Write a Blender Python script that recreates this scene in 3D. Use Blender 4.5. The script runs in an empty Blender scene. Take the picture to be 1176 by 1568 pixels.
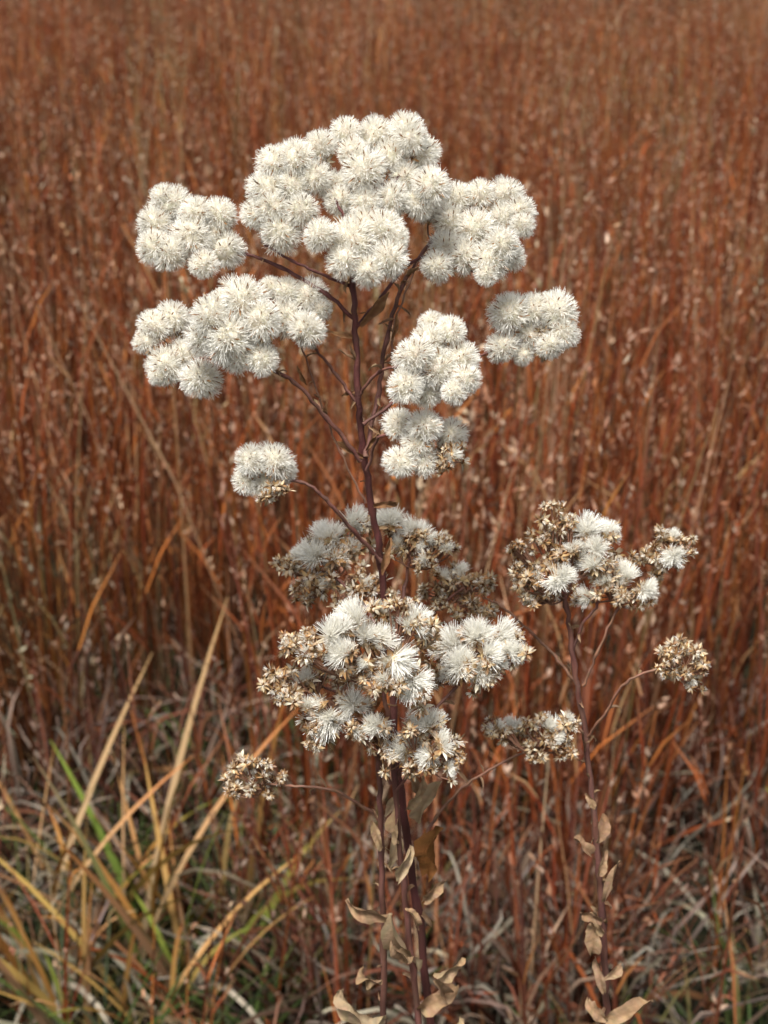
import bpy, math, random
from mathutils import Vector, Matrix, Quaternion
random.seed(7)
R=random.random
def U(a,b): return a+(b-a)*random.random()
def lin(r,g,b):
    f=lambda c:(c/255/12.92 if c/255<=0.04045 else ((c/255+0.055)/1.055)**2.4)
    return (f(r),f(g),f(b))
def mixc(a,b,t): return tuple(a[i]*(1-t)+b[i]*t for i in range(3))
def jit(c,s):
    k=1+U(-s,s); return tuple(max(0,min(1,x*k*(1+U(-s*.25,s*.25)))) for x in c)
scene=bpy.context.scene

# ---------------------------------------------------------------- camera
CAMZ=1.4; PITCH=math.radians(24); HALF=math.radians(21.4); TH=math.tan(HALF)
cd=bpy.data.cameras.new("camera"); cam=bpy.data.objects.new("camera",cd); scene.collection.objects.link(cam)
cam.location=(0,0,CAMZ); cam.rotation_euler=(math.radians(90)-PITCH,0,0)
cd.sensor_fit='VERTICAL'; cd.sensor_height=36; cd.lens=18/TH; cd.clip_start=0.02; cd.clip_end=2000
cd.dof.use_dof=True; cd.dof.focus_distance=0.62; cd.dof.aperture_fstop=12
scene.camera=cam
CF=Vector((0,math.cos(PITCH),-math.sin(PITCH))); CU=Vector((0,math.sin(PITCH),math.cos(PITCH))); CR=Vector((1,0,0))
def P(px,py,dd=0.0):
    "plant-sketch coordinates -> world point on the (slightly leaning) plane the plant grows in"
    d=CF+CR*((px-588)/784*TH)+CU*((784-py)/784*TH)
    L=0.12
    t=(0.60+dd+L*(CAMZ-1.15))/(d.y-L*d.z)
    return Vector((0,0,CAMZ))+d*t
def S(p): return (p-Vector((0,0,CAMZ))).dot(CF)*TH/784   # metres per sketch unit

# ---------------------------------------------------------------- materials
def attr_mat(name,trans=0.25,rough=0.8,var=0.25,patch=0.0,bump=0.0,spec=0.15,val=1.0,sat=1.0):
    m=bpy.data.materials.new(name); m.use_nodes=True; n=m.node_tree.nodes; l=m.node_tree.links; n.clear()
    out=n.new('ShaderNodeOutputMaterial'); a=n.new('ShaderNodeAttribute'); a.attribute_name='Col'
    oi=n.new('ShaderNodeObjectInfo'); mr=n.new('ShaderNodeMapRange'); mr.inputs[3].default_value=(1-var)*val; mr.inputs[4].default_value=(1+var)*val
    l.new(oi.outputs['Random'],mr.inputs[0])
    hs=n.new('ShaderNodeHueSaturation'); hs.inputs['Saturation'].default_value=sat
    l.new(a.outputs['Color'],hs.inputs['Color']); l.new(mr.outputs[0],hs.inputs['Value'])
    col=hs.outputs[0]
    if patch>0:
        g=n.new('ShaderNodeNewGeometry'); no=n.new('ShaderNodeTexNoise'); no.inputs['Scale'].default_value=1.5; no.inputs['Detail'].default_value=2
        l.new(g.outputs['Position'],no.inputs['Vector'])
        cr=n.new('ShaderNodeValToRGB'); e=cr.color_ramp.elements; e[0].position=0.34; e[1].position=0.70
        e[0].color=(0.74,0.62,0.54,1); e[1].color=(0.86,1.12,1.02,1)
        e2=e.new(.5); e2.color=(1.04,1,.96,1)
        l.new(no.outputs[0],cr.inputs[0])
        mx=n.new('ShaderNodeMix'); mx.data_type='RGBA'; mx.blend_type='MULTIPLY'; mx.inputs[0].default_value=patch
        l.new(col,mx.inputs[6]); l.new(cr.outputs[0],mx.inputs[7]); col=mx.outputs[2]
    if name!="stem_bark":
        b=n.new('ShaderNodeBsdfDiffuse'); l.new(col,b.inputs['Color'])
    else:
        b=n.new('ShaderNodeBsdfPrincipled'); b.inputs['Roughness'].default_value=rough; b.inputs['Specular IOR Level'].default_value=spec
        l.new(col,b.inputs['Base Color'])
    if bump>0:
        tc=n.new('ShaderNodeTexCoord'); nb=n.new('ShaderNodeTexNoise'); nb.inputs['Scale'].default_value=900; l.new(tc.outputs['Object'],nb.inputs['Vector'])
        bp=n.new('ShaderNodeBump'); bp.inputs['Strength'].default_value=bump; bp.inputs['Distance'].default_value=0.0006
        l.new(nb.outputs[0],bp.inputs['Height']); l.new(bp.outputs[0],b.inputs['Normal'])
    if trans>0:
        t=n.new('ShaderNodeBsdfTranslucent'); l.new(col,t.inputs[0])
        ms=n.new('ShaderNodeMixShader'); ms.inputs[0].default_value=trans
        l.new(b.outputs[0],ms.inputs[1]); l.new(t.outputs[0],ms.inputs[2]); l.new(ms.outputs[0],out.inputs[0])
    else: l.new(b.outputs[0],out.inputs[0])
    return m
M_grass=attr_mat("dry_grass",0.0,0.85,0.24,patch=0.9,val=.61,sat=.98)
M_low=attr_mat("curled_grass",0.0,0.85,0.3,val=.50,sat=.85)
M_blade=attr_mat("grass_blade",0.0,0.85,0.2,val=.50,sat=.92)
M_grey=attr_mat("bleached_blade",0.0,0.85,0.25,val=.42)
M_yel=attr_mat("yellow_blade",0.0,0.85,0.25,val=.66,sat=.95)
M_fluff=attr_mat("pappus_fluff",0.22,0.9,0.03)
M_stem=attr_mat("stem_bark",0.0,0.6,0.0,bump=0.6,spec=0.3,val=.88)
M_leaf=attr_mat("dried_leaf",0.15,0.7,0.1,bump=0.9,val=.66)

# ---------------------------------------------------------------- mesh builder
class B:
    def __init__(s): s.v=[];s.f=[];s.c=[]
    def ribbon(s,pts,ws,cols,side=None):
        n0=len(s.v); n=len(pts)
        if side is None: side=Vector((U(-1,1),U(-1,1),U(-1,1)))
        for i,p in enumerate(pts):
            d=(pts[min(i+1,n-1)]-pts[max(i-1,0)])
            sv=d.cross(side)
            if sv.length<1e-9: sv=Vector((1,0,0))
            sv=sv.normalized()*(ws[i]*0.5)
            s.v.append(p-sv); s.v.append(p+sv); s.c.append(cols[i]); s.c.append(cols[i])
            if i: a=n0+2*i; s.f.append((a-2,a-1,a+1,a))
    def tube(s,pts,rs,col,k=7,cj=0.15):
        n=len(pts); n0=len(s.v); ref=Vector((0.3,1,0.1))
        for i,p in enumerate(pts):
            d=(pts[min(i+1,n-1)]-pts[max(i-1,0)]).normalized()
            a=d.cross(ref).normalized(); b=d.cross(a)
            cc=jit(col,cj)
            for j in range(k):
                th=2*math.pi*j/k
                s.v.append(p+(a*math.cos(th)+b*math.sin(th))*rs[i]*(1+U(-.12,.12))); s.c.append(jit(cc,cj))
            if i:
                for j in range(k):
                    j2=(j+1)%k; a0=n0+(i-1)*k
                    s.f.append((a0+j,a0+j2,a0+k+j2,a0+k+j))
    def blob(s,c,r,col,cj=0.2,seg=8,rings=5,noise=0.15):
        n0=len(s.v)
        for i in range(rings+1):
            ph=math.pi*i/rings
            for j in range(seg):
                th=2*math.pi*j/seg; rr=r*(1+U(-noise,noise))
                s.v.append(c+Vector((math.sin(ph)*math.cos(th),math.sin(ph)*math.sin(th),math.cos(ph)))*rr); s.c.append(jit(col,cj))
        for i in range(rings):
            for j in range(seg):
                a=n0+i*seg;j2=(j+1)%seg
                s.f.append((a+j,a+seg+j,a+seg+j2,a+j2))
    def leaf(s,base,d,up,L,W,curl,col,col2,n=12,fold=0.5,twist=0.0,wave=0.16):
        d=d.normalized(); side=d.cross(up).normalized(); nrm=side.cross(d)
        n0=len(s.v); p=base.copy()
        ph=U(0,6); ph2=U(0,6); k1=U(7,13)
        for i in range(n+1):
            t=i/n; w=W*0.5*(math.sin(math.pi*min(1,t*0.93+0.05))**0.75)+W*0.02
            w*=1+.18*math.sin(ph2+t*k1)+U(-.08,.08)
            tw=twist*t; q=Quaternion(d,tw); sd=q@side; nn=q@nrm
            for j,u in enumerate((-1,-0.5,0,0.5,1)):
                off=sd*(w*u*(1-fold*0.35))+nn*(w*fold*1.2*abs(u)**1.3+W*wave*math.sin(ph+t*k1+u*2.5)*abs(u)+W*U(-.03,.03))
                s.v.append(p+off); s.c.append(jit(mixc(col,col2,(abs(u)*.5+t*.5)*U(.4,1)),0.24) if j!=2 else jit(mixc(col,(col2[0]*.6,col2[1]*.55,col2[2]*.5),.6),.08))
            if i:
                for j in range(4):
                    a0=n0+(i-1)*5+j; s.f.append((a0,a0+1,a0+6,a0+5))
            q2=Quaternion(side,-curl/n*(0.4+1.2*t)+U(-.1,.1)); d=q2@d; nrm=q2@nrm
            p=p+d*(L/n)
    def mesh(s,name,mat,smooth=True):
        me=bpy.data.meshes.new(name); me.from_pydata([tuple(x) for x in s.v],[],s.f); me.materials.append(mat)
        ca=me.color_attributes.new('Col','FLOAT_COLOR','POINT')
        ca.data.foreach_set('color',[x for c in s.c for x in (c[0],c[1],c[2],1.0)])
        if smooth: me.polygons.foreach_set('use_smooth',[True]*len(me.polygons))
        me.update(); return me
def empty(name,loc=(0,0,0)):
    o=bpy.data.objects.new(name,None); o.empty_display_size=0.05; o.location=loc; scene.collection.objects.link(o); return o
def child(name,me,parent,mat=None):
    o=bpy.data.objects.new(name,me); scene.collection.objects.link(o); o.parent=parent
    if mat is not None: o.matrix_local=mat
    return o

# ---------------------------------------------------------------- world & sun (bright overcast)
SE=math.radians(68); SR=math.radians(213)
w=bpy.data.worlds.new("World"); scene.world=w; w.use_nodes=True; n=w.node_tree.nodes; l=w.node_tree.links
bg=n['Background']; sk=n.new('ShaderNodeTexSky'); sk.sky_type='NISHITA'; sk.sun_disc=False; sk.sun_elevation=SE; sk.sun_rotation=SR
sk.dust_density=4.0; sk.air_density=1.0
hs=n.new('ShaderNodeHueSaturation'); hs.inputs['Saturation'].default_value=0.2
l.new(sk.outputs[0],hs.inputs['Color']); l.new(hs.outputs[0],bg.inputs[0]); bg.inputs[1].default_value=0.15
sd=bpy.data.lights.new("sun",'SUN'); sd.energy=5.0; sd.angle=math.radians(16); sd.color=(1,0.975,0.93)
so=bpy.data.objects.new("sun",sd); scene.collection.objects.link(so)
sv=Vector((math.sin(SR)*math.cos(SE),math.cos(SR)*math.cos(SE),math.sin(SE)))
so.rotation_euler=sv.to_track_quat('Z','Y').to_euler(); so.location=(0,0,6)

# ---------------------------------------------------------------- ground
def gz(x,y): return 0.02*math.sin(x*1.7+y)+0.015*math.sin(y*2.3)+ (0.03*(y-6) if y>6 and y<40 else (1.02 if y>=40 else 0))
vs=[];fs=[]
xs=[-600,-200,-80,-40]+[-20+i*0.5 for i in range(81)]+[40,80,200,600]
ys=[-600,-200,-60,-20]+[-8+i*0.4 for i in range(80)]+[30,40,80,200,600]
for y in ys:
    for x in xs: vs.append((x,y,gz(x,y)))
W_=len(xs)
for j in range(len(ys)-1):
    for i in range(W_-1): a=j*W_+i; fs.append((a,a+1,a+W_+1,a+W_))
gm=bpy.data.meshes.new("ground"); gm.from_pydata(vs,[],fs)
m=bpy.data.materials.new("soil_thatch"); m.use_nodes=True; n=m.node_tree.nodes; l=m.node_tree.links; b=n['Principled BSDF']; b.inputs['Roughness'].default_value=1
b.inputs['Specular IOR Level'].default_value=0.1
tc=n.new('ShaderNodeTexCoord'); no=n.new('ShaderNodeTexNoise'); no.inputs['Scale'].default_value=14; no.inputs['Detail'].default_value=8; l.new(tc.outputs['Object'],no.inputs['Vector'])
cr=n.new('ShaderNodeValToRGB'); e=cr.color_ramp.elements; e[0].position=.35; e[0].color=(.010,.009,.006,1); e[1].position=.75; e[1].color=(.07,.045,.025,1)
e2=e.new(.54); e2.color=(.016,.018,.009,1)
l.new(no.outputs[0],cr.inputs[0]); l.new(cr.outputs[0],b.inputs['Base Color'])
bp=n.new('ShaderNodeBump'); bp.inputs['Distance'].default_value=.03; l.new(no.outputs[0],bp.inputs['Height']); l.new(bp.outputs[0],b.inputs['Normal'])
gm.materials.append(m); go=bpy.data.objects.new("ground",gm); scene.collection.objects.link(go)

# ---------------------------------------------------------------- bluestem grass
RUST=[lin(178,94,54),lin(192,106,60),lin(162,80,50),lin(196,122,76),lin(164,98,72),lin(126,68,48),lin(212,126,64),lin(114,54,38)]
TAN=[lin(206,160,118),lin(186,146,112),lin(212,178,138),lin(160,140,96)]
SPECK=[lin(226,192,166),lin(210,168,142),lin(236,208,184),lin(194,144,118)]
CURL=[lin(214,184,160),lin(184,148,124),lin(232,214,190),lin(150,98,72),lin(124,86,68),lin(192,174,154)]
Z=Vector((0,0,1))
def bluestem(nst,nlv,hmin,hmax,speck=1.0,half=0.10,square=False):
    b=B()
    for _ in range(nst):
        if square: base=Vector((U(-half,half),U(-half,half),-.01)); th=U(0,6.283)
        else:
            th=U(0,6.283); r=half*math.sqrt(R()); base=Vector((math.cos(th)*r,math.sin(th)*r,-0.01))
        out=Vector((math.cos(th),math.sin(th),0)); h=U(hmin,hmax); ln=out*U(0,.12)+Vector((U(-.05,.05),U(-.05,.05),0))
        if R()<.06: ln=ln*2.4
        c=jit(random.choice(RUST) if R()<.83 else random.choice(TAN),.45)
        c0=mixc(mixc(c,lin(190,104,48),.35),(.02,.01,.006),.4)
        f=lambda t:base+Z*(h*t*(1-.04*t))+ln*(h*t**1.7)
        ww=U(.8,1.5)
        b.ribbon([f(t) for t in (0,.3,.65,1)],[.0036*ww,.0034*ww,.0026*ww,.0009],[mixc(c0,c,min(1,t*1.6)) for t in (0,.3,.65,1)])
        for k in range(random.randint(3,5)):
            t=U(.15,.85); p=f(t); a=U(0,6.283); o=Vector((math.cos(a),math.sin(a),0)); L=U(.06,.18)*(1.2-t*.6)
            sp=U(.1,.45); dr=U(-.1,.4); cc=jit(random.choice(RUST+TAN[:1]),.4)
            b.ribbon([p+Z*(L*s*(1-dr*s))+o*(L*sp*s*(1+s*.5)) for s in (0,.45,1)],[.0025,.0036,.0006],[cc,cc,mixc(cc,TAN[0],.4)])
        for k in range(int(random.randint(5,9)*speck)):
            t=U(.4,1); p=f(min(t,1)); a=U(0,6.283); o=Vector((math.cos(a),math.sin(a),0)); L=U(.012,.04)
            q=p+Z*(L)+o*L*U(.2,.5)
            cs=mixc(jit(random.choice(SPECK),.1),c,U(0,.5))
            for j in range(random.randint(1,3)):
                s0=p.lerp(q,U(.1,1)); dd=Vector((U(-.7,.7),U(-.7,.7),U(.2,1.6))).normalized()*U(.008,.016)
                b.ribbon([s0,s0+dd*.5+Vector((U(-1,1),U(-1,1),U(-1,1)))*.001,s0+dd],[.0016,.0046,.0008],[mixc(c,cs,.6),cs,mixc(c,cs,.7)])
    for _ in range(nlv):
        th=U(0,6.283)
        if square: base=Vector((U(-half,half),U(-half,half),-.01))
        else: r=half*U(.3,1.1); base=Vector((math.cos(th)*r,math.sin(th)*r,-0.01))
        a=th+U(-.9,.9)
        o=Vector((math.cos(a),math.sin(a),0)); L=U(.16,.42); sp=U(.25,.7); dr=U(.3,1.1)
        c=jit(random.choice(CURL+RUST[:2]),.35); c0=mixc(c,lin(60,38,26),.9)  # dark base colour paints in the shadow low in the tuft
        ts=(0,.2,.4,.58,.72,.86,1)
        wv=Vector((U(-1,1),U(-1,1),0))*.025; cu=U(0,.08)
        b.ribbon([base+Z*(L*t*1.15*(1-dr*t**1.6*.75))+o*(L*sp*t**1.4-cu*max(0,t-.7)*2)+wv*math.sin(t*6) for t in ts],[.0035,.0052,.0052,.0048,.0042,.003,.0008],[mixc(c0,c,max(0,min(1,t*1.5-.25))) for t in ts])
    return b
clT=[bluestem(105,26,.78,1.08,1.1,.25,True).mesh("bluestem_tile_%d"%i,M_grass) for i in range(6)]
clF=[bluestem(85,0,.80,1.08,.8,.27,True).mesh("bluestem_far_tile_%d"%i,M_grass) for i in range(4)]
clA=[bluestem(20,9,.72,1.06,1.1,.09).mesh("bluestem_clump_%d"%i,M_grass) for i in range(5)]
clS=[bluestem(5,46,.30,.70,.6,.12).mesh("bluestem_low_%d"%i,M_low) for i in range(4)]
clN=[bluestem(4,3,.45,.72,.6,.07).mesh("bluestem_sparse_%d"%i,M_grass) for i in range(4)]

def xf(x,y,s=1.0,tilt=.05):
    m=Matrix.Translation((x,y,gz(x,y)))@Matrix.Rotation(U(-tilt,tilt),4,'X')@Matrix.Rotation(U(-tilt,tilt),4,'Y')@Matrix.Rotation(U(0,6.283),4,'Z')
    return m@Matrix.Diagonal((s,s,s*U(.93,1.07),1))
field=empty("bluestem_grass_field")
def front(x):
    f=1.5+.07*math.sin(x*7)+.04*math.sin(x*17+1)
    f+= .62*math.exp(-((x+.38)/.21)**2)+.42*math.exp(-((x-.55)/.10)**2)
    return f
cnt=0; y=1.62; row=0
while y<11:
    hw=.56*y+.8; st=.46 if y<4 else .54
    x=-hw+(.23 if row%2 else 0)
    while x<hw:
        X=x+U(-.06,.06); Y=y+U(-.06,.06)
        if Y-.26>front(X):
            child("grass_tile",random.choice(clT if y<3.6 else clF),field,xf(X,Y,U(.92,1.1)*(1 if y<5 else 1.12),.04)); cnt+=1
        x+=st
    y+=st; row+=1
x=-1.9
while x<1.9:
    for k in range(3):
        X=x+U(-.05,.05); child("grass_clump",random.choice(clA),field,xf(X,front(X)+.04+k*.14+U(-.05,.05),U(.85,1.08),.08)); cnt+=1
    x+=.16
# thin scatter of red stalks standing in front of the field
for i in range(24):
    X=U(-.1,.85) if i>7 else U(-.65,-.1)
    child("grass_clump",random.choice(clN),field,xf(X,U(1.15,1.5),U(.8,1.1),.1))
low=empty("curled_dry_grass")
for i in range(92):
    X=U(-1.1,1.1); inn=math.exp(-((X+.38)/.22)**2)+.6*math.exp(-((X-.55)/.1)**2)
    if R()<inn*.5: continue
    Y=min(front(X),1.9)+U(-.28,.15)
    child("low_clump",random.choice(clS),low,xf(X,Y,U(.65,1.0),.15))

# ---------------------------------------------------------------- green and yellow basal grass
def blades(cols,nb,Lr,wr,sp=(.2,.8),dr=(.1,.7),rad=.06):
    b=B()
    for _ in range(nb):
        th=U(0,6.283); base=Vector((math.cos(th),math.sin(th),0))*rad*R()+Vector((0,0,-.01)); a=th+U(-.7,.7); o=Vector((math.cos(a),math.sin(a),0))
        L=U(*Lr); s_=U(*sp); d_=U(*dr); c=jit(random.choice(cols),.35); tip=jit(random.choice(cols+[lin(190,150,100)]),.2); w_=U(*wr); c0=mixc(c,(.02,.025,.008),.7)  # near-black base c0: shade among the blades put into their colour
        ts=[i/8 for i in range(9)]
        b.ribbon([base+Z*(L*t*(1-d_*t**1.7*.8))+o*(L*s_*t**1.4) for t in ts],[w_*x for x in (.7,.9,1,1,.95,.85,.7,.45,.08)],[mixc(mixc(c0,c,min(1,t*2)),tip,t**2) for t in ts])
    return b
GRN=[lin(86,112,50),lin(100,120,58),lin(70,88,48),lin(124,134,66),lin(96,104,74)]
YEL=[lin(225,150,62),lin(208,122,56),lin(212,170,88),lin(150,162,64),lin(214,160,96),lin(190,160,120),lin(120,146,58)]
GRY=[lin(210,196,170),lin(180,164,140),lin(230,218,194),lin(160,128,100),lin(165,112,80)]
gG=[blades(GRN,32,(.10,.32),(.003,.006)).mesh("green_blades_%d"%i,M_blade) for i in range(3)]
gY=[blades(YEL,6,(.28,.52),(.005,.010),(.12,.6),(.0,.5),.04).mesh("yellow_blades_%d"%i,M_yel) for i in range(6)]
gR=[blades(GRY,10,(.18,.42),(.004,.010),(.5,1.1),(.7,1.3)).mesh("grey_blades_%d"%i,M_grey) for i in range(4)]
gp=empty("green_grass_tuft"); yp=empty("yellow_grass_tuft"); rp=empty("bleached_grass_tuft")
for i in range(70):
    X=random.gauss(-.32,.2) if i<40 else U(-1,1); Y=U(1.15,1.95) if i<40 else U(1.15,1.5)
    child("green_blades",random.choice(gG),gp,xf(X,Y,U(.6,1.1),.15))
for (X,Y,s) in [(-.36,1.30,1.05),(-.31,1.36,1.1),(-.26,1.38,1.0),(-.42,1.36,1.1),(-.46,1.36,1.0),(.72,1.5,.9),(.82,1.6,.9),(-.31,1.46,1.15),(-.58,1.40,1.0),(-.38,1.26,.9),(-.52,1.44,1.1),(-.24,1.44,1.0),(-.36,1.40,1.2),(.66,1.45,1.0),(-.29,1.30,.9),(-.44,1.50,1.15)]:
    child("yellow_blades",random.choice(gY),yp,xf(X,Y,s,.1))
for i in range(42):
    X=random.gauss(-.34,.2) if i<20 else U(-.9,.9); Y=U(1.3,1.85) if i<20 else U(1.2,1.55)
    child("grey_blades",random.choice(gR),rp,xf(X,Y,U(.7,1.1),.15))

# ---------------------------------------------------------------- goldenrod seed heads (unit radius, axis +Z)
WHT=[(.96,.94,.87),(.97,.96,.92),(.95,.92,.83),(.965,.95,.895)]
BRN=[lin(132,90,54),lin(94,62,38),lin(150,106,64)]
CRM=[lin(234,214,178),lin(248,236,212),lin(210,180,136)]
def rdir(maxang,ax=Z):
    c=U(math.cos(maxang),1); s_=math.sqrt(1-c*c); a=U(0,6.283)
    return ax.to_track_quat('Z','Y')@Vector((s_*math.cos(a),s_*math.sin(a),c))
def bract(b,base,d,L,W,c0,c1):
    sd_=d.cross(Vector((U(-.3,.3),U(-.3,.3),1))); 
    if sd_.length<.01: sd_=Vector((1,0,0))
    sd_=sd_.normalized(); nn=sd_.cross(d)
    o=nn*U(-.3,.1)*L
    b.ribbon([base,base+d*L*.35,base+d*L*.72+o*.4,base+d*L+o],[W*.7,W,W*.8,W*.08],[c0,mixc(c0,c1,.15),mixc(c0,c1,.65),c1],side=nn+sd_*U(-.5,.5))
def pom():
    b=B(); b.blob(Vector((0,0,0)),.56,(.84,.77,.62),.15,14,9,.16)
    N=60
    for i in range(N):
        z=1-1.74*(i+.5)/N; a=i*2.39996+U(-.4,.4); s_=math.sqrt(max(0,1-z*z))
        ax=(Vector((s_*math.cos(a),s_*math.sin(a),z))+Vector((U(-1,1),U(-1,1),U(-1,1)))*.22).normalized()
        o=ax*.42+Vector((U(-1,1),U(-1,1),U(-1,1)))*.07; ll=U(.86,1.03)
        for k in range(30):
            d=rdir(.95,ax); L=(ll-.42)*U(.82,1.06); c=random.choice(WHT)
            bend=Vector((U(-1,1),U(-1,1),U(-1,1)))*.06
            b.ribbon([o+d*.08,o+d*L*.6+bend,o+d*L],[.013,.018,.012],[mixc(c,lin(208,182,140),.3),c,c])  # tanner roots, like the core, paint shade between the tufts
        if R()<.75:
            d=rdir(.4,ax); c=random.choice(BRN); q=o+d*U(.40,.60); s0=o+d*.18
            b.ribbon([s0,(s0+q)/2,q],[.035,.06,.03],[c,c,mixc(c,CRM[0],.3)])
    for k in range(26):
        a=U(0,6.283); d=Vector((math.cos(a),math.sin(a),U(-1.1,-.1))).normalized()
        bract(b,Vector((0,0,-.45)),d,U(.35,.6),.15,random.choice(BRN),jit(CRM[2],.2))
    return b
def brush(spread,hl,nh,nb):
    b=B(); b.blob(Vector((0,0,-.2)),.26,CRM[2],.3,9,6,.2)
    for t in range(11):
        ax=rdir(spread); 
        for k in range(nh//11):
            d=rdir(.36,ax); L=hl*U(.76,1.06); c=random.choice(WHT); o=Vector((U(-.16,.16),U(-.16,.16),-.15))
            b.ribbon([o,o+d*L*.5,o+d*L],[.020,.028,.018],[mixc(c,CRM[0],.4),c,c])
    for k in range(nb):
        a=k*2.4+U(-.2,.2); el=U(-.1,.9); d=Vector((math.cos(a)*math.cos(el),math.sin(a)*math.cos(el),math.sin(el)))
        c=jit(random.choice(CRM),.1); tip=jit(random.choice(BRN),.2)
        bract(b,Vector((0,0,-.28)),d,U(.6,.95),U(.18,.28),c,tip if R()<.8 else c)
    return b
def star():
    b=B(); b.blob(Vector((0,0,-.1)),.26,lin(104,68,40),.35,8,5,.25)
    for k in range(20):
        a=k*2.4+U(-.2,.2); el=U(-.15,1.1); d=Vector((math.cos(a)*math.cos(el),math.sin(a)*math.cos(el),math.sin(el)))
        c=jit(random.choice(CRM),.12); tip=jit(random.choice(BRN),.3)
        cc=(c,tip) if R()<.74 else ((c,c) if R()<.35 else (tip,mixc(tip,c,.3)))
        bract(b,Vector((0,0,-.15)),d,U(.75,1.15),U(.24,.36),cc[0],cc[1])
    for t in range(3):
        ax=rdir(.7)
        for k in range(9):
            d=rdir(.3,ax); c=random.choice(WHT)
            b.ribbon([d*.05,d*U(.5,.85)],[.05,.03],[mixc(c,CRM[2],.5),c])
    return b
mp=[pom().mesh("pappus_pom_%d"%i,M_fluff) for i in range(7)]
mw=[brush(.95,1.05,352,12).mesh("pappus_brush_%d"%i,M_fluff) for i in range(6)]
mh=[brush(.55,.85,154,15).mesh("half_open_head_%d"%i,M_fluff) for i in range(5)]
mb=[star().mesh("empty_involucre_%d"%i,M_fluff) for i in range(7)]

STEM=lin(98,58,54); STEM2=lin(118,80,70); TWIG=lin(138,100,80)
def smooth(pts,k=6):
    out=[]
    for i in range(len(pts)-1):
        p0=pts[max(i-1,0)];p1=pts[i];p2=pts[i+1];p3=pts[min(i+2,len(pts)-1)]
        for j in range(k):
            t=j/k
            out.append(.5*((2*p1)+(p2-p0)*t+(2*p0-5*p1+4*p2-p3)*t*t+(3*p1-p0-3*p2+p3)*t**3))
    out.append(pts[-1]); return out

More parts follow.
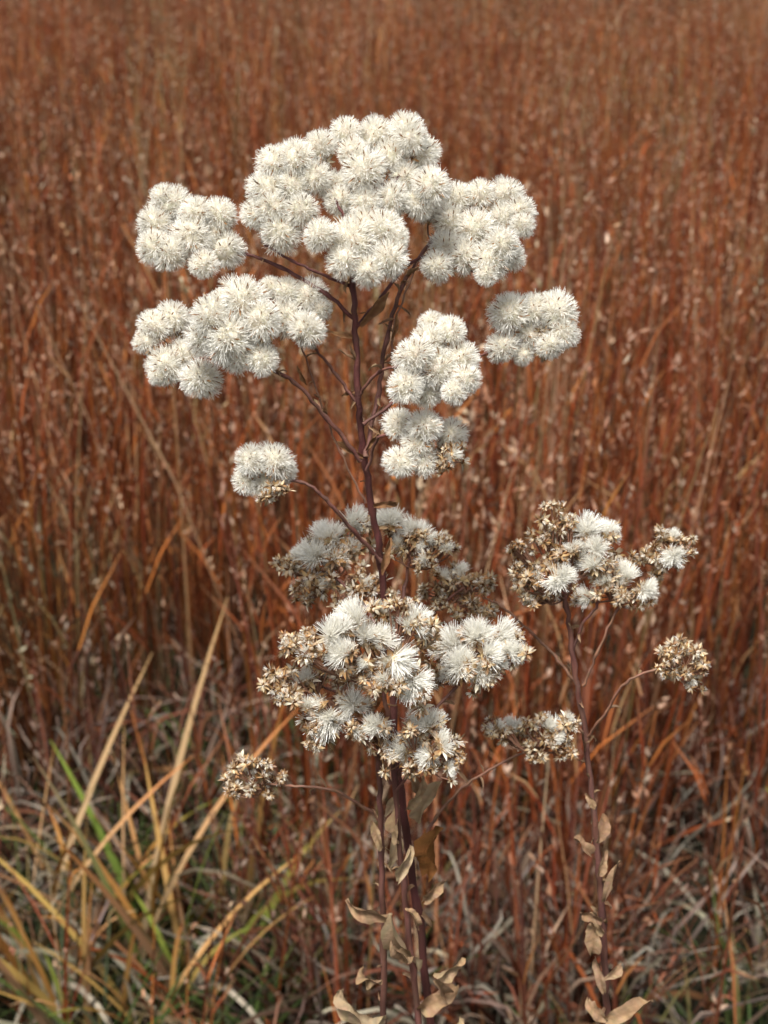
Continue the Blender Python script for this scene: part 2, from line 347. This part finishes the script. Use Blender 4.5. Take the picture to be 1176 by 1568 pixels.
class Plant:
    def __init__(s,name): s.o=empty(name); s.st=B(); s.lf=B(); s.n=0
    def stem(s,pts,r0,r1,col=STEM,bits=0):
        w=smooth([P(*p) for p in pts],7); n=len(w)
        for i in range(1,n-1): w[i]=w[i]+Vector((U(-1,1),U(-1,1),0))*.0006
        s.st.tube(w,[(r0+(r1-r0)*i/(n-1))*.86*S(w[i])*(1+.3*(i%7==0)) for i in range(n)],col,8,.26)
        for _ in range(bits):
            i=random.randint(1,n-2); p=w[i]; a=U(0,6.283); d=Vector((math.cos(a),math.sin(a),U(-.2,1.2)))
            L=U(14,36)*S(p); s.lf.leaf(p,d,Z,L,L*U(.16,.32),U(-1,3),jit(lin(156,120,92),.2),jit(lin(200,168,134),.2),7,.6,U(-2,2))
        return w
    def head(s,mesh,p,r,ax,name):
        q=ax.normalized().to_track_quat('Z','Y').to_matrix().to_4x4()
        m=Matrix.Translation(p)@q@Matrix.Rotation(U(0,6.283),4,'Z')@Matrix.Diagonal((r*U(.92,1.08),r*U(.92,1.08),r*U(.9,1.05),1))
        child(name,mesh,s.o,m); s.n+=1
    def cluster(s,hub,items,dd=0.0,bulge=.55):
        cx=sum(i[0] for i in items)/len(items); cy=sum(i[1] for i in items)/len(items)
        h=P(hub[0],hub[1],dd+.004); C=P(cx,cy,dd)
        for it in items:
            x,y_,r=it[:3]; t=it[3] if len(it)>3 else 'p'
            d=dd+(cy-y_)*.0003*bulge+U(-.007,.007)
            p=P(x,y_,d); sc=S(p); out=(p-C)
            ax=Z*.75+out.normalized()*.6+Vector((U(-.35,.35),-.4+U(-.35,.35),U(-.1,.2)))
            rr=r*sc
            mid=(h+p)/2+Vector((U(-1,1),U(-1,1),-1.2))*.003
            pts=smooth([h,mid,p-ax.normalized()*rr*.3],4)
            s.st.tube(pts,[1.5*sc]*(len(pts)-2)+[1.7*sc,2.2*sc],TWIG,5)
            if t=='p':
                s.head(random.choice(mp),p,rr*U(1.08,1.28),ax,"pappus_head")
                if R()<.6: s.head(random.choice(mb),p-ax.normalized()*rr*.95+Vector((U(-.6,.6),-.5,0))*rr,rr*.48,Vector((U(-1,1),-1,U(-.6,.4))),"involucre")
            else:
                nb={'w':4,'h':5,'b':6}[t]
                if t=='w':
                    for q_ in range(3): s.head(random.choice(mw),p+Vector((U(-.6,.6),U(-.1,.5),U(-.5,.3)))*rr*(0 if q_==0 else 1)-ax.normalized()*rr*.15,rr*(1.2 if q_==0 else .9),ax+Vector((U(-.8,.8),U(-.4,.2),U(-.3,.3))),"seed_head")
                else:
                    for q_ in range(2 if t=='h' else (R()<.2)): s.head(random.choice(mh),p+Vector((U(-.8,.8),.2,U(-.5,.4)))*rr*q_,rr*1.1,ax+Vector((U(-.7,.7),-.2,0)),"seed_head")
                for k in range(nb):
                    of=Vector((U(-1,1),U(-.6,.8),U(-1,.7)))*rr*(1.05 if t!='b' else .92)
                    pp=p+of+(Vector((0,.0,-.5))*rr if t=='w' else Vector())
                    a2=Vector((U(-1,1),U(-1.2,.1),U(-.1,1)))+of.normalized()*.6
                    s.head(random.choice(mb),pp,max(rr,17*sc)*U(.5,.82)*(.85 if t=='w' else 1),a2,"involucre")
                    s.st.tube([mid,(mid+pp)/2+Vector((0,0,-.001)),pp],[1.3*sc]*3,TWIG,4)
    def leaf(s,px,py,dd,ang,L,W,curl,c,c2,tw=0,face=.5):
        p=P(px,py,dd); sc=S(p); a=math.radians(ang)
        d=Vector((math.cos(a),U(-.5,.3),math.sin(a)))
        s.lf.leaf(p,d,Vector((U(-.8,.8),-1,face+U(-.4,.4))),L*sc,W*sc,curl,c,c2,14,.62,tw,.2)
    def done(s):
        child("stems",s.st.mesh(s.o.name+"_stems",M_stem),s.o)
        if s.lf.v: child("dried_leaves",s.lf.mesh(s.o.name+"_leaves",M_leaf),s.o)

# ================= tall goldenrod with the full white poms
g=Plant("stiff_goldenrod")
g.stem([(668,1640,.02),(640,1400,.02),(612,1210,.015),(596,1000,.02),(584,860,.015),(570,780,.01),(557,690,.005),(548,600,0),(545,520,0),(541,440,0),(541,330,.01)],7.5,5,STEM,10)
g.stem([(545,492,0),(500,450,.0),(430,410,.01),(372,388,.02),(320,390,.02)],4,2.5,STEM,3)
g.stem([(541,440,0),(505,425,0),(450,400,0),(405,375,0)],3.5,2,STEM,2)
g.stem([(553,705,0),(500,640,-.005),(450,585,-.012),(400,560,-.02)],4.5,2.6,STEM2,5)
g.stem([(440,578,-.012),(360,548,-.01),(290,550,0)],2.6,2,STEM2,1)
g.stem([(549,620,0),(515,575,0),(480,530,-.005),(455,490,-.01)],3.2,2,STEM2,4)
g.stem([(560,770,0),(520,690,.0),(488,610,0),(462,530,0)],2.2,1.6,TWIG,3)
g.stem([(560,700,0),(578,610,.01),(592,520,.012),(618,435,.02),(662,368,.03)],4.5,3,STEM2,6)
g.stem([(545,500,0),(585,455,.01),(625,405,.02),(690,380,.03)],3.6,2.4,STEM,3)
g.stem([(541,430,0),(560,400,0),(575,380,0)],3,2,STEM)
g.stem([(541,360,0),(520,320,0),(505,290,.01)],3,2,STEM)
g.stem([(541,350,0),(580,310,.01),(610,270,.01)],3,2,STEM)
g.stem([(550,605,0),(580,570,-.01),(620,560,-.02),(660,560,-.03)],3,2,STEM2,2)
g.stem([(556,650,0),(640,590,.01),(700,560,.02),(745,540,.028),(800,520,.03)],3.2,2.2,STEM2,2)
g.stem([(562,720,0),(580,670,-.01),(620,670,-.02),(650,680,-.03)],3,2,STEM2,2)
g.stem([(584,860,.012),(540,812,0),(500,765,-.01),(462,738,-.01),(400,735,-.01)],4,2.4,STEM2,3)
g.stem([(600,545,.01),(606,490,.012),(640,400,.02)],2.2,1.6,TWIG,3)
g.cluster((355,392),[(262,315,31),(238,342,28),(236,378,28),(300,326,30),(335,330,27),(293,362,33),(262,388,27),(345,384,30),(312,405,24),(248,300,20),(325,355,26)],.02)
g.cluster((400,372),[(420,250,29),(455,243,28),(411,290,32),(448,285,30),(396,328,28),(430,355,34),(462,322,28),(415,318,26)],.005)
g.cluster((541,335),[(490,225,28),(530,205,26),(575,208,30),(622,200,30),(645,235,30),(600,240,30),(558,262,36),(510,285,28),(482,272,26),(540,235,26),(620,275,28),(660,285,30),(640,310,26),(600,305,26),(520,308,24),(560,310,26),(630,215,26)],.015)
g.cluster((565,400),[(490,360,27),(540,370,36),(585,352,32),(528,400,28),(596,396,32),(563,415,27),(560,345,28),(604,365,24)],-.012)
g.cluster((665,372),[(700,305,26),(735,298,26),(775,300,28),(795,325,26),(768,335,26),(690,340,30),(728,352,34),(768,375,30),(682,382,28),(668,408,26),(712,392,28),(750,400,28),(782,392,22),(745,420,18),(655,322,22),(800,345,18)],.03)
g.cluster((408,556),[(325,485,34),(372,460,36),(400,490,34),(350,518,38),(312,515,28),(385,530,32),(402,550,26),(365,545,26),(340,465,24)],-.02)
g.cluster((462,495),[(438,447,26),(472,455,28),(490,474,20),(440,488,30),(470,505,27),(415,440,16)],0)
g.cluster((290,552),[(237,500,30),(265,490,26),(225,522,22),(256,560,30),(244,575,20),(282,545,26),(308,580,30)],.0)
g.cluster((655,562),[(660,495,22),(690,508,24),(635,545,34),(672,568,36),(706,550,30),(714,580,22),(622,590,26),(655,602,24),(696,600,20),(658,522,28)],-.03)
g.cluster((790,535),[(780,480,30),(815,476,28),(850,480,32),(862,510,26),(810,512,30),(770,532,25),(842,530,22),(802,542,20)],.03)
g.cluster((640,690),[(610,650,28),(650,653,30),(690,665,26),(640,680,28),(612,708,26),(650,705,24),(696,695,20,'h'),(680,715,14,'b')],-.03)
g.cluster((425,742),[(385,705,26),(420,705,27),(378,735,24),(405,738,25),(434,722,20),(428,750,13,'b'),(408,765,11,'b')],-.01)
TANL=lin(220,196,160); TAN2=lin(190,160,128); OCH=lin(170,120,74)
for (x,y_,a,L,W,c,t) in [(556,700,150,55,14,1.2,.5),(560,690,60,50,10,-.8,1),(572,775,10,40,14,.8,.6),(545,600,200,30,8,1,.4),(548,520,160,60,10,.8,.5),(552,500,50,70,18,.4,.3),(585,880,80,60,14,1,.6),(600,520,75,44,9,1,.5),(470,590,120,36,8,1,.5),(500,640,100,30,8,1,.5)]:
    g.leaf(x,y_,0,a,L,W,c,lin(150,105,75),lin(190,150,110),t)
g.done()

# ================= lower, partly emptied goldenrod
k=Plant("stiff_goldenrod")
k.stem([(588,1640,.0),(587,1450,.0),(584,1300,-.01),(580,1180,-.02),(575,1110,-.03)],6.0,4.5,STEM2,14)
k.stem([(650,1640,.0),(632,1480,.0),(618,1350,-.01),(604,1200,-.02),(596,1100,-.03),(580,1040,-.03)],6.0,4,STEM2,14)
k.stem([(598,1200,-.02),(560,1140,-.03),(500,1110,-.03)],3,2,STEM2,2)
k.stem([(604,1200,-.02),(640,1120,-.02),(700,1050,-.01),(730,1010,-.01)],3.5,2.2,STEM2,2)
k.stem([(597,1120,-.02),(560,1080,-.02),(490,1050,-.02)],3,2,STEM2)
k.stem([(606,1210,-.02),(630,1180,-.03),(645,1150,-.04)],3,2,STEM2)
k.stem([(600,1000,.0),(560,930,.02),(510,880,.03)],3.5,2.2,STEM2)
k.stem([(600,1000,.0),(620,900,.03),(630,840,.03)],3.5,2.2,STEM2)
k.stem([(600,1000,.01),(660,940,.03),(710,900,.03)],3.5,2.2,STEM2)
k.stem([(588,1262,0),(560,1238,0),(510,1210,0),(445,1203,0),(400,1200,0)],3,1.8,TWIG,3)
k.stem([(640,1300,0),(670,1250,0),(715,1200,.005),(775,1165,.01),(830,1140,.01)],3,1.8,TWIG,3)
k.cluster((515,885),[(545,798,26,'w'),(500,818,28,'w'),(478,848,28,'w'),(510,850,26,'w'),(440,872,22,'b'),(468,893,22,'b'),(500,892,22,'b'),(535,880,22,'b'),(560,895,22,'b'),(585,905,20,'b'),(530,915,20,'b'),(465,918,14,'b'),(545,840,24,'h'),(455,850,18,'h')],.03)
k.cluster((635,870),[(595,796,24,'w'),(628,808,24,'w'),(658,826,24,'h'),(650,856,20,'b'),(686,838,17,'h'),(610,830,20,'h'),(640,835,20,'h')],.03)
k.cluster((705,910),[(680,882,20,'b'),(706,882,22,'h'),(735,886,22,'b'),(662,902,18,'b'),(700,908,20,'b'),(742,932,18,'b'),(715,935,18,'b'),(675,925,18,'b')],.03)
k.cluster((580,1050),[(542,945,32,'w'),(508,970,30,'w'),(562,970,28,'w'),(520,1000,28,'w'),(590,938,22,'h'),(612,930,18,'b'),(590,975,26,'w'),(640,950,26,'w'),(650,978,22,'h'),(610,1010,30,'w'),(636,1045,32,'w'),(588,1045,24,'h'),(558,1015,24,'b'),(470,1000,22,'b'),(440,988,20,'b'),(470,975,18,'b'),(565,1045,18,'b'),(625,925,14,'b')],-.035)
k.cluster((725,1030),[(690,985,32,'w'),(728,972,28,'w'),(770,972,30,'w'),(788,996,22,'w'),(750,1002,28,'w'),(702,1020,30,'w'),(738,1030,26,'w'),(682,1035,20,'h'),(765,1020,20,'h')],-.01)
k.cluster((500,1070),[(540,1075,26,'w'),(500,1104,34,'w'),(470,1080,24,'h'),(460,1042,24,'h'),(430,1022,22,'b'),(420,1048,20,'b'),(490,1030,22,'b'),(530,1042,20,'b'),(470,1110,18,'b'),(435,1065,15,'b'),(580,1112,24,'w'),(545,1120,18,'b'),(575,1140,16,'b'),(480,1140,13,'h')],-.03)
k.cluster((640,1170),[(655,1105,28,'w'),(612,1150,28,'w'),(640,1138,24,'h'),(680,1142,24,'h'),(692,1162,17,'b'),(640,1178,18,'b'),(655,1160,20,'w'),(625,1120,18,'b'),(690,1175,14,'w')],-.04)
k.cluster((820,1150),[(755,1116,17,'h'),(788,1114,18,'w'),(815,1110,16,'b'),(842,1110,20,'w'),(870,1100,19,'h'),(820,1135,18,'b'),(850,1132,19,'h'),(872,1146,14,'b'),(818,1155,13,'b'),(775,1125,13,'b')],.01)
k.cluster((405,1203),[(370,1178,22,'b'),(395,1174,20,'b'),(366,1212,18,'b'),(400,1200,20,'b'),(426,1190,15,'b'),(356,1198,16,'b')],.0)
for (x,y_,a,L,W,c,t) in [(600,1400,160,75,26,.6,.3),(600,1400,-75,150,38,.5,.5),(610,1290,120,60,20,.8,.4),(640,1260,80,80,24,.8,.5),(655,1340,75,85,44,.5,.4),(585,1300,110,45,16,.8,.5),(650,1380,60,50,18,1,.5),(590,1560,170,85,42,.9,.3),(640,1545,20,70,32,.8,.4),(665,1490,30,50,26,.8,.5),(665,1500,-60,50,20,.6,.4),(590,1250,60,40,13,.8,.7),(640,1420,100,40,16,1,.5),(600,1440,-60,60,20,.6,.4),(640,1215,100,50,18,.7,.4),(595,1330,60,60,20,1,.5),(630,1470,120,70,24,1,.5),(585,1500,200,55,22,1.2,.4),(610,1350,80,60,20,.7,.7),(655,1570,-20,60,26,1,.4),(622,1240,70,60,20,.8,.5)]:
    cc=random.choice([TANL,TAN2,lin(204,176,140)]) if (x,y_)!=(655,1340) else lin(150,102,60)
    k.leaf(x,y_,U(-.02,0),a+U(-12,12),L*1.05,W*1.1,c*1.6,cc,mixc(cc,OCH,.5),t*U(-1,1)*3,face=.2)
k.done()

# ================= right-hand goldenrod
q=Plant("stiff_goldenrod")
q.stem([(930,1640,.02),(927,1500,.02),(922,1400,.02),(912,1280,.02),(897,1130,.02),(879,1020,.02),(868,930,.02),(858,870,.02)],6.5,4,STEM2,24)
q.stem([(884,1050,.02),(850,1005,.025),(815,970,.03),(770,930,.03),(740,915,.035)],3,1.8,TWIG,2)
q.stem([(877,1000,.02),(890,960,.02),(915,925,.02),(930,890,.02)],3,2,STEM2,2)
q.stem([(893,1050,.02),(915,1000,.02),(945,935,.02),(990,890,.03),(1020,860,.03)],2.6,1.7,TWIG,2)
q.stem([(898,1130,.02),(925,1095,.01),(960,1045,0),(1005,1025,0),(1040,1020,0)],2.8,1.8,TWIG,2)
q.stem([(897,1150,.02),(890,1120,.01),(872,1100,.01)],2.2,1.5,TWIG,1)
q.cluster((868,915),[(848,788,20,'b'),(828,808,20,'b'),(850,826,22,'b'),(875,842,20,'h'),(900,808,28,'w'),(932,815,24,'w'),(890,850,24,'h'),(800,850,21,'b'),(822,878,20,'h'),(800,890,20,'b'),(856,888,24,'w'),(835,914,18,'b'),(786,872,14,'b'),(870,795,14,'h'),(915,840,20,'w'),(790,840,13,'b'),(810,915,15,'b'),(855,858,18,'b')],.02)
q.cluster((935,920),[(910,862,22,'w'),(895,914,20,'w'),(930,888,22,'h'),(960,880,22,'w'),(990,905,20,'w'),(950,910,16,'h'),(962,858,15,'b'),(935,865,16,'b'),(975,920,14,'b')],.02)
q.cluster((1015,865),[(1030,822,20,'h'),(1032,850,22,'w'),(1003,838,18,'b'),(1055,832,16,'b'),(1010,872,16,'b'),(1050,850,14,'b'),(990,850,12,'b')],.03)
q.cluster((1040,1022),[(1028,1000,19,'b'),(1060,1000,19,'b'),(1045,1022,20,'b'),(1018,1018,15,'b'),(1062,1042,14,'h'),(1045,990,15,'b'),(1072,1020,13,'b')],0)
for (x,y_,a,L,W,c,t) in [(912,1290,60,50,20,.8,.5),(905,1310,120,40,18,1,.5),(925,1380,80,80,14,.6,.5),(925,1430,120,45,22,1,.5),(905,1460,80,55,26,.8,.5),(930,1560,50,80,30,.7,.5),(925,1520,110,60,16,.8,.5),(908,1240,110,30,12,1,.5),(925,1500,30,45,16,1,.5),(930,1560,150,45,22,1,.5),(915,1340,60,45,16,1,.5),(922,1410,140,40,16,1,.5)]:
    cc=random.choice([TAN2,lin(164,134,108),lin(190,160,130)])
    q.leaf(x,y_,.005,a+U(-12,12),L,W*1.05,c*1.6,cc,mixc(cc,OCH,.4),t*U(-1,1)*3,face=.2)
q.done()

scene.view_settings.view_transform='Standard'; scene.view_settings.look='None'; scene.view_settings.exposure=0
print("clumps",cnt,"heads",g.n+k.n+q.n)
